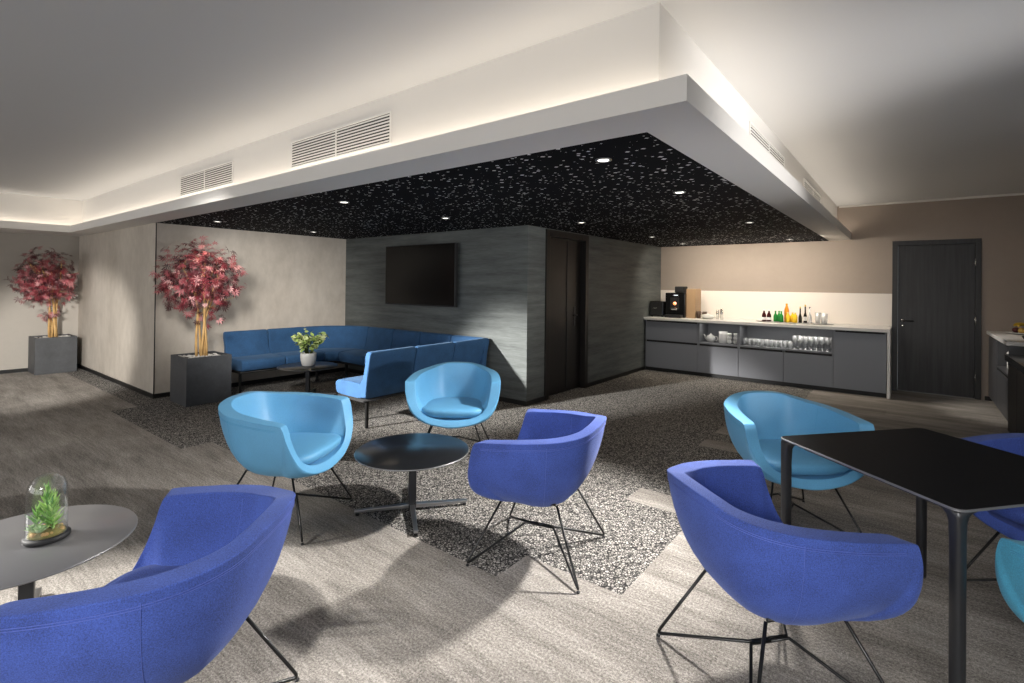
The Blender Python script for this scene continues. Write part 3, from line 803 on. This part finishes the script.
# coffee machine
cm = thing('coffee_machine', 'tall black coffee machine with glowing amber panel on the counter', 'coffee machine', (-3.10, 8.62, WT))
obj('body', bx(-.19, .15, -.12, .22, 0, .42, bev=.01), 'blackgloss', cm)
obj('bean_hopper', bx(-.06, .10, -.04, .16, .42, .53, bev=.015), 'blackmatt', cm)
obj('side_panel', bx(.152, .30, -.06, .24, 0, .49, bev=.004), 'tan', cm)
dp = obj('display', bx(-.10, .05, -.132, -.12, .16, .34, bev=.004), 'blackmatt', cm)
obj('amber_lamp', lathe(nb(), [(0, 0), (.028, 0), (.028, .006), (0, .008)], 20), 'amber', dp)
o = [c for c in dp.children][0]
for v in o.data.vertices: x, y, z = v.co; v.co = (x-.02, -.132-z, y+.24)
obj('button_strip', bx(-.04, .03, -.128, -.119, .375, .385), 'indicator', cm)
obj('spout', bx(-.07, .03, -.18, -.12, .13, .17, bev=.008), 'chrome', cm)
obj('drip_tray', bx(-.16, .12, -.24, -.12, 0, .05, bev=.006), 'darkalu', cm)
mk = thing('milk_cooler', 'small black milk cooler left of the coffee machine', 'appliance', (-3.42, 8.60, WT))
obj('body', bx(-.13, .11, -.14, .16, .012, .27, bev=.01), 'blackgloss', mk)
obj('door_panel', bx(-.12, .10, -.152, -.14, .03, .255, bev=.004), 'blackmatt', mk)
obj('handle', bx(-.06, .0, -.162, -.152, .15, .16, bev=.002), 'chrome', mk)
for sx in (-.1, .08):
    for y in (-.11, .13): obj('foot', lathe(nb(), [(0, 0), (.012, 0), (.012, .012), (0, .012)], 12, (sx, y, 0)), 'blackmatt', mk)
# small counter things
def cup_bm(r, h, handle=True, taper=.8):
    bm = nb(); th = .004
    lathe(bm, [(0, 0), (r*taper, 0), (r*.95, h*.45), (r, h), (r-th, h), (r*.95-th, h*.45), (r*taper-th, th), (0, th)], 20)
    return bm
def cup(name, label, loc, r, h, m, rz=0, group=None, taper=.8, cat='cup'):
    t = thing(name, label, cat, loc, rz, group)
    obj('bowl', cup_bm(r, h, taper=taper), m, t, True)
    obj('handle', tube(nb(), [(r*.93, 0, h*.8), (r*1.35, 0, h*.82), (r*1.6, 0, h*.55), (r*1.3, 0, h*.28), (r*.88, 0, h*.25)], .005, 6), m, t)
    return t
cup('mug', 'brown mug on the counter beside the coffee machine, left of the pair', (-2.76, 8.62, WT), .038, .12, 'brownmug', .5, 'brown mugs by the coffee machine')
cup('mug', 'brown mug right beside the white sugar bowl', (-2.70, 8.74, WT), .038, .11, 'brownmug', 2.4, 'brown mugs by the coffee machine')
sbw = thing('sugar_bowl', 'wide white bowl with lid next to the brown mugs', 'bowl', (-2.60, 8.58, WT))
obj('bowl', lathe(nb(), [(0, 0), (.06, 0), (.10, .025), (.115, .05), (.108, .052), (0, .05)], 28), 'porcelain', sbw, True)
obj('lid', lathe(nb(), [(0, .051), (.108, .053), (.08, .072), (.03, .08), (.012, .082), (.014, .095), (0, .098)], 28), 'porcelain', sbw, True)
def shaker(x, y, h, label):
    t = thing('shaker', label, 'shaker', (x, y, WT), 0, 'chrome shakers on the counter')
    obj('body', lathe(nb(), [(0, 0), (.024, 0), (.024, h*.75), (.021, h*.78), (0, h*.78)], 18), 'chrome', t, True)
    obj('cap', lathe(nb(), [(.0225, h*.78), (.022, h*.92), (.012, h), (0, h)], 18), 'chrome', t, True)
shaker(-2.455, 8.62, .15, 'chrome shaker on the counter nearer the sugar bowl'); shaker(-2.385, 8.60, .18, 'taller chrome shaker right of the other one')
tag(obj('serving_tray', lathe(nb(), [(0, 0), (.95, 0), (1.0, .006), (1.0, .010), (.95, .008), (0, .006)], 48), 'alu', None, False, (-1.36, 8.64, WT)), 'thin flat tray under the bottles and glasses on the counter', 'tray')
o = bpy.data.objects['serving_tray']
for v in o.data.vertices: v.co.x *= .52; v.co.y *= .20
TZ = WT+.0095
def bottle(loc, r, h, m, capm, label, group, lab=True, neck=.42):
    t = thing('bottle', label, 'bottle', loc, 0, group)
    obj('body', lathe(nb(), [(0, 0), (r*.9, 0), (r, .006), (r, h*neck), (r*.85, h*(neck+.1)), (r*.4, h*(neck+.26)), (r*.36, h*.93), (0, h*.93)], 18), m, t, True)
    obj('cap', lathe(nb(), [(r*.42, h*.90), (r*.44, h*.99), (r*.36, h), (0, h)], 14), capm, t, True)
    if lab: obj('label', lathe(nb(), [(r*1.015, h*.12), (r*1.02, h*.13), (r*1.02, h*.33), (r*1.015, h*.34)], 18), 'white', t, True)
for x, s in ((-1.757, 'left'), (-1.687, 'right')): bottle((x, 8.6, TZ), .032, .18, 'redglass', 'white', f'dark red bottle with white label on the tray, {s} of the two', 'dark red bottles', True, .5)
for x, y, s in ((-1.60, 8.62, 'leftmost green bottle on the tray'), (-1.555, 8.64, 'middle green bottle on the tray'), (-1.51, 8.56, 'rightmost green bottle, next to the tall orange one')): bottle((x, y, TZ), .03, .165, 'greenglass', 'greenglass', s, 'green bottles', False, .5)
bottle((-1.452, 8.64, TZ), .034, .28, 'orangejuice', 'orangejuice', 'tall orange juice bottle standing among the drinks', None, False, .62)
for x, y, s in ((-1.42, 8.57, 'leftmost short yellow juice bottle on the tray'), (-1.37, 8.63, 'middle short yellow juice bottle on the tray'), (-1.325, 8.57, 'rightmost short yellow juice bottle on the tray')): bottle((x, y, TZ), .03, .15, 'yellowjuice', 'goldcap', s, 'short yellow juice bottles', False, .6)
bottle((-1.262, 8.58, TZ), .024, .24, 'bottledark', 'goldcap', 'slim dark bottle with tall neck right of the yellow juices', 'slim bottles', False, .3)
bottle((-1.205, 8.64, TZ), .026, .27, 'bottledark', 'goldcap', 'taller slim dark bottle with a golden neck', 'slim bottles', True, .3)
bottle((-1.14, 8.60, TZ), .026, .24, 'glass', 'chrome', 'clear slim bottle left of the two carafes', 'slim bottles', False, .35)
def tumbler_bm(r, h, n=14): return lathe(nb(), [(0, 0), (r*.82, 0), (r, h), (r-.003, h), (r*.82-.003, .008), (0, .008)], n)
def goblet_bm(r, h, n=14): return lathe(nb(), [(0, 0), (r*.8, 0), (r*.75, .004), (.006, .01), (.005, h*.42), (r*.55, h*.5), (r, h*.68), (r*.85, h), (r*.82, h), (r*.94, h*.68), (.0, h*.5)], n)
ta = obj('carafe', tumbler_bm(.04, .16), 'glass', None, True, (-1.04, 8.62, TZ)); tag(ta, 'clear glass carafe on the tray, left of the pair', 'carafe', 'clear carafes')
tb = obj('carafe', tumbler_bm(.045, .15), 'glass', None, True, (-.955, 8.59, TZ)); tag(tb, 'clear glass carafe at the right end of the tray', 'carafe', 'clear carafes')
# crockery in the open shelf
SZ = .5455
tp = thing('teapot', 'white teapot at the left of the open crockery shelf', 'teapot', (-2.51, 8.45, SZ), 2.9)
obj('body', lathe(nb(), [(0, 0), (.045, 0), (.07, .03), (.075, .06), (.06, .095), (.035, .11), (0, .11)], 24), 'porcelain', tp, True)
obj('lid', lathe(nb(), [(.036, .109), (.02, .122), (.008, .126), (.01, .138), (0, .141)], 18), 'porcelain', tp, True)
obj('spout', tube(nb(), [(.065, 0, .035), (.095, 0, .06), (.11, 0, .10), (.125, 0, .115)], [.016, .013, .009, .007], 8), 'porcelain', tp)
obj('handle', tube(nb(), [(-.06, 0, .09), (-.105, 0, .095), (-.12, 0, .06), (-.10, 0, .03), (-.07, 0, .03)], .007, 6), 'porcelain', tp)
jg = thing('jug', 'tall white jug in the middle of the open crockery shelf', 'jug', (-2.32, 8.45, SZ), 1.6)
obj('body', lathe(nb(), [(0, 0), (.06, 0), (.072, .05), (.062, .13), (.068, .18), (.063, .18), (.056, .13), (0, .10)], 24), 'porcelain', jg, True)
obj('handle', tube(nb(), [(.06, 0, .16), (.105, 0, .155), (.115, 0, .10), (.10, 0, .05), (.068, 0, .05)], .008, 6), 'porcelain', jg)
k = 0
for x, col in ((-2.215, 'left'), (-2.12, 'right')):
    for j, pos in ((0, 'bottom'), (1, 'middle'), (2, 'top')):
        cup('cup', f'white cup, {pos} of the {col} stack on the crockery shelf', (x, 8.42, SZ+.055*j), .036, .055, 'porcelain', 4.2+.3*j, 'stacked white cups', .7)
# glasses
gm = None; G1 = 'tumblers on the glass shelf'
lab_t = 'clear tumbler standing in the left part of the glass shelf'
for r_, y in ((0, 8.40), (1, 8.50)):
    for i in range(11):
        x = -1.985+i*.062
        if gm is None: gm = obj('tumbler', tumbler_bm(.027, .10), 'glass', None, True, (x, y, SZ)); tag(gm, lab_t, 'glass', G1)
        else:
            o = gm.copy(); C.objects.link(o); o.location = (x, y, SZ)
gm = None; G2 = 'stemmed glasses on the glass shelf'
for r_, y in ((0, 8.40), (1, 8.50)):
    for i in range(7):
        x = -1.30+i*.068
        if gm is None: gm = obj('wine_glass', goblet_bm(.033, .19), 'glass', None, True, (x, y, SZ)); tag(gm, 'clear stemmed glass standing in the right part of the glass shelf', 'glass', G2)
        else:
            o = gm.copy(); C.objects.link(o); o.location = (x+.03*r_, y, SZ)

# ------------------------------------------------------------------ right hand counter
XF = .825
def rcab(label, y0, y1, opened):
    t = thing('cabinet', label, 'cabinet', (XF, (y0+y1)/2, 0), 0, 'charcoal cabinets at the right wall'); w = (y1-y0)/2; th = .018
    bm = nb(); D = XR-XF-.005
    box(bm, .02, D, -w, -w+th, .06, .862); box(bm, .02, D, w-th, w, .06, .862); box(bm, D-th, D, -w+th, w-th, .06, .862); box(bm, .02, D-th, -w+th, w-th, .06, .078); box(bm, .02, D-th, -w+th, w-th, .845, .862)
    if opened: box(bm, .003, D-th, -w+th, w-th, .53, .55); box(bm, .003, .02, -w, -w+th, .53, .862); box(bm, .003, .02, w-th, w, .53, .862)
    obj('carcass', bm, 'cabdark', t); obj('plinth', bx(.04, .06, -w, w, 0, .06), 'groove', t)
    zt = .50 if opened else .832
    obj('door', bx(0, .0195, -w+.003, w-.003, .066, zt, bev=.0015), 'cabdark', t); obj('handle_groove', bx(.012, .0195, -w+.02, w-.02, zt+.002, zt+.026), 'groove', t)
rcab('charcoal cabinet with one tall door in the right hand corner by the door', 8.22, 8.99, False)
rcab('charcoal cabinet with open shelf above its door at the right wall', 7.35, 8.22, True)
tag(obj('worktop', bx(XF-.02, XR-.005, 7.33, YK-.005, .863, .905, bev=.003), 'worktop'), 'white worktop on the charcoal cabinets at the right wall', 'worktop')
for i, (y, nm) in enumerate(((7.98, 'farther'), (7.78, 'nearer'))):
    t = thing('canister', f'white canister on the open shelf at right, {nm} of the two', 'canister', (XF+.12, y, .5505), 0, 'white canisters')
    obj('body', lathe(nb(), [(0, 0), (.06, 0), (.062, .01), (.062, .16), (.058, .165), (0, .165)], 24), 'porcelain', t, True); obj('lid', lathe(nb(), [(.063, .166), (.063, .185), (.05, .192), (.012, .195), (.012, .21), (0, .212)], 24), 'porcelain', t, True)
FPt = (1.10, 8.58, .9055)
tag(obj('plate', lathe(nb(), [(0, 0), (.08, 0), (.17, .022), (.175, .026), (.168, .026), (.08, .008), (0, .006)], 36), 'porcelain', None, True, FPt), 'white plate of fruit on the right hand worktop', 'plate')
def banana(loc, rz, label):
    P = [Vector((.09*math.cos(a), .09*math.sin(a), 0)) for a in [PI*.15+PI*.7*k/8 for k in range(9)]]
    bm = tube(nb(), P, [.006, .013, .017, .018, .018, .018, .017, .013, .006], 8)
    o = obj('banana', bm, 'banana', None, True, loc, rz); o.rotation_euler.x = .5; tag(o, label, 'banana', 'bananas on the fruit plate')
banana((FPt[0]+.0, FPt[1]-.0, .985), .3, 'yellow banana on top of the fruit plate, leaning left'); banana((FPt[0]+.03, FPt[1]-.06, .985), .5, 'yellow banana on top of the fruit plate, leaning right')
for i, (dx, dy, r, m, lb) in enumerate(((-.07, .02, .035, 'darkgrape', 'dark red fruit at the left of the plate'), (.06, -.06, .036, 'darkgrape', 'dark red fruit at the front of the plate'), (-.03, -.07, .034, 'applegreen', 'golden apple at the front of the fruit plate'), (.05, .06, .038, 'applegreen', 'golden apple at the back of the fruit plate'), (0, 0, .036, 'darkgrape', 'dark red fruit in the middle of the plate'))):
    t = thing('apple' if m == 'applegreen' else 'plum', lb, 'fruit', (FPt[0]+dx, FPt[1]+dy, .9055+.016), i)
    obj('flesh', lathe(nb(), [(0, r*.12), (r*.4, 0), (r*.9, r*.5), (r, r), (r*.85, r*1.5), (r*.4, r*1.85), (0, r*1.7)], 18), m, t, True); obj('stalk', tube(nb(), [(0, 0, r*1.65), (.003, 0, r*2.05)], .0018, 5), 'bark', t)
# black sideboard
sbd = thing('sideboard', 'black sideboard with thick overhanging top at the right edge', 'sideboard', (0, 0, 0))
obj('body', bx(.80, XR-.005, 5.4, 7.02, .0, .735, bev=.003), 'blackmatt', sbd)
obj('top', bx(.765, XR-.005, 5.38, 7.06, .737, .80, bev=.004), 'blackgloss', sbd)
for a, b in ((5.42, 5.94), (5.95, 6.47), (6.48, 7.0)): obj('door', bx(.783, .799, a, b, .05, .72, bev=.002), 'blackmatt', sbd)
bk = thing('basket', 'black tapered basket on the black sideboard at the right edge', 'basket', (1.02, 6.72, .8005))
obj('body', lathe(nb(), [(0, 0), (.11, 0), (.13, .08), (.17, .20), (.165, .20), (.125, .08), (0, .01)], 28), 'blackmatt', bk, True)
obj('rim', lathe(nb(), [(.163, .195), (.174, .195), (.176, .205), (.168, .21), (.163, .205)], 28), 'blackmatt', bk, True)

# ------------------------------------------------------------------ lights
def area(name, loc, target, sx, sy, power, col=(1, 1, 1), spread=180):
    l = bpy.data.lights.new(name, 'AREA'); l.shape = 'RECTANGLE'; l.size = sx; l.size_y = sy; l.energy = power; l.color = col; l.spread = math.radians(spread)
    o = bpy.data.objects.new(name, l); C.objects.link(o); o.location = loc
    o.rotation_euler = (Vector(target)-Vector(loc)).to_track_quat('-Z', 'Y').to_euler()
    return o
def spot(name, loc, target, power, ang, blend=.5, size=.05, col=(1, 1, 1)):
    l = bpy.data.lights.new(name, 'SPOT'); l.energy = power; l.spot_size = math.radians(ang); l.spot_blend = blend; l.shadow_soft_size = size; l.color = col
    o = bpy.data.objects.new(name, l); C.objects.link(o); o.location = loc
    o.rotation_euler = (Vector(target)-Vector(loc)).to_track_quat('-Z', 'Y').to_euler()
    return o
WARM = (1, .88, .73)
# cove strips lying on the ledge behind the upstand
def strip(name, x0, x1, y0, y1, p):
    o = area(name, ((x0+x1)/2, (y0+y1)/2, ZL+.058), ((x0+x1)/2, (y0+y1)/2, 5), abs(x1-x0), abs(y1-y0), p, WARM)
    o.rotation_euler = (PI, 0, 0); return o
strip('cove_light', LX-.06, FX-.12, FY+.06, BY-.02, 15)
strip('cove_light', BX+.03, FX-.06, FY+.1, YK-.05, 9.5)
strip('cove_light', LBX+.02, LX-.05, YS+.1, FY, 6.5)
for x, y, _ in DL:
    spot('downlight_beam', (x, y, ZL-.02), (x, y, 0), 12 if y < 8 else 24, 100, .8, .04, (1, .82, .6))
# added fill in place of daylight, at unseen windows behind and beside the camera
for x, p in ((-7.9, 60), (-4.1, 36), (-.3, 30), (2.95, 36)): area('window_fill', (x, YS+.02, 1.45), (x, 5, 1.2), 3.0, 1.8, p, (1, .98, .96))
for y in (-2.75, .75, 3.7): area('window_fill', (XE-.02, y, 1.45), (-5, y, 1.2), 2.6, 1.8, 6, (1, .98, .96))
# directional spots
spot('sofa_spot', (-6.0, -2.4, 2.55), (-3.9, 4.4, .25), 7500, 17.5, .9, .10, (1, .97, .92))  # unseen indoor spot from behind left, across sofa and television wall
spot('table_spot', (-6.0, -2.4, 2.55), (-3.0, .35, .3), 2600, 17, .8, .06, (1, .97, .92))
spot('side_spot', (-.78, 3.7, 2.12), (-2.2, 1.7, 0), 750, 86, .8, .08, (1, .97, .93))
spot('tree_spot', (-3.5, -.8, 2.1), (-10.0, 2.0, .3), 1900, 24, .6, .06, (1, .96, .9))
spot('wall_spot', (-4.2, 1.35, 2.0), (-7.27, 3.6, .95), 430, 46, .9, .25, (1, .96, .9))  # added without a fitting to brighten the plaster wall behind the sofa
area('chair_fill', (.5, -2.6, 2.55), (-.3, .5, .0), 2.2, 1.2, 82, (1, .98, .96), 72)  # unseen fill added behind the camera to brighten the chairs
area('counter_fill', (-2.0, 8.0, 2.13), (-2.0, 9.0, 1.1), 2.2, .06, 26, (1, .90, .76), 150)  # added wash with no lamp there, brightens kitchen wall and splashback
area('shelf_fill', (-1.43, 8.33, .842), (-1.43, 8.40, 0), 1.1, .03, 1.6, (1, .95, .88))  # added without a fitting to brighten the shelf of glasses
area('shelf_fill', (-2.35, 8.33, .842), (-2.35, 8.40, 0), .5, .03, .6, (1, .95, .88))  # same added fill for the crockery shelf
spot('corner_spot', (-.7, 7.5, 2.1), (.9, 8.1, .3), 90, 40, .8, .05, (1, .95, .88))
spot('fascia_spot', (3.4, 2.5, 1.5), (-.67, 3.4, 1.92), 700, 40, .9, .2, (1, .97, .94))  # unseen spot added to brighten the right fascia

w = bpy.data.worlds.new('world'); sc.world = w; w.use_nodes = True
w.node_tree.nodes['Background'].inputs[0].default_value = (.8, .85, .9, 1); w.node_tree.nodes['Background'].inputs[1].default_value = .5
sc.view_settings.view_transform = 'Standard'; sc.view_settings.look = 'None'; sc.view_settings.gamma = 1; sc.view_settings.exposure = 0.15
sc.view_settings.use_curve_mapping = False
sc.cycles.max_bounces = 8; sc.cycles.transparent_max_bounces = 16; sc.cycles.sample_clamp_indirect = 6
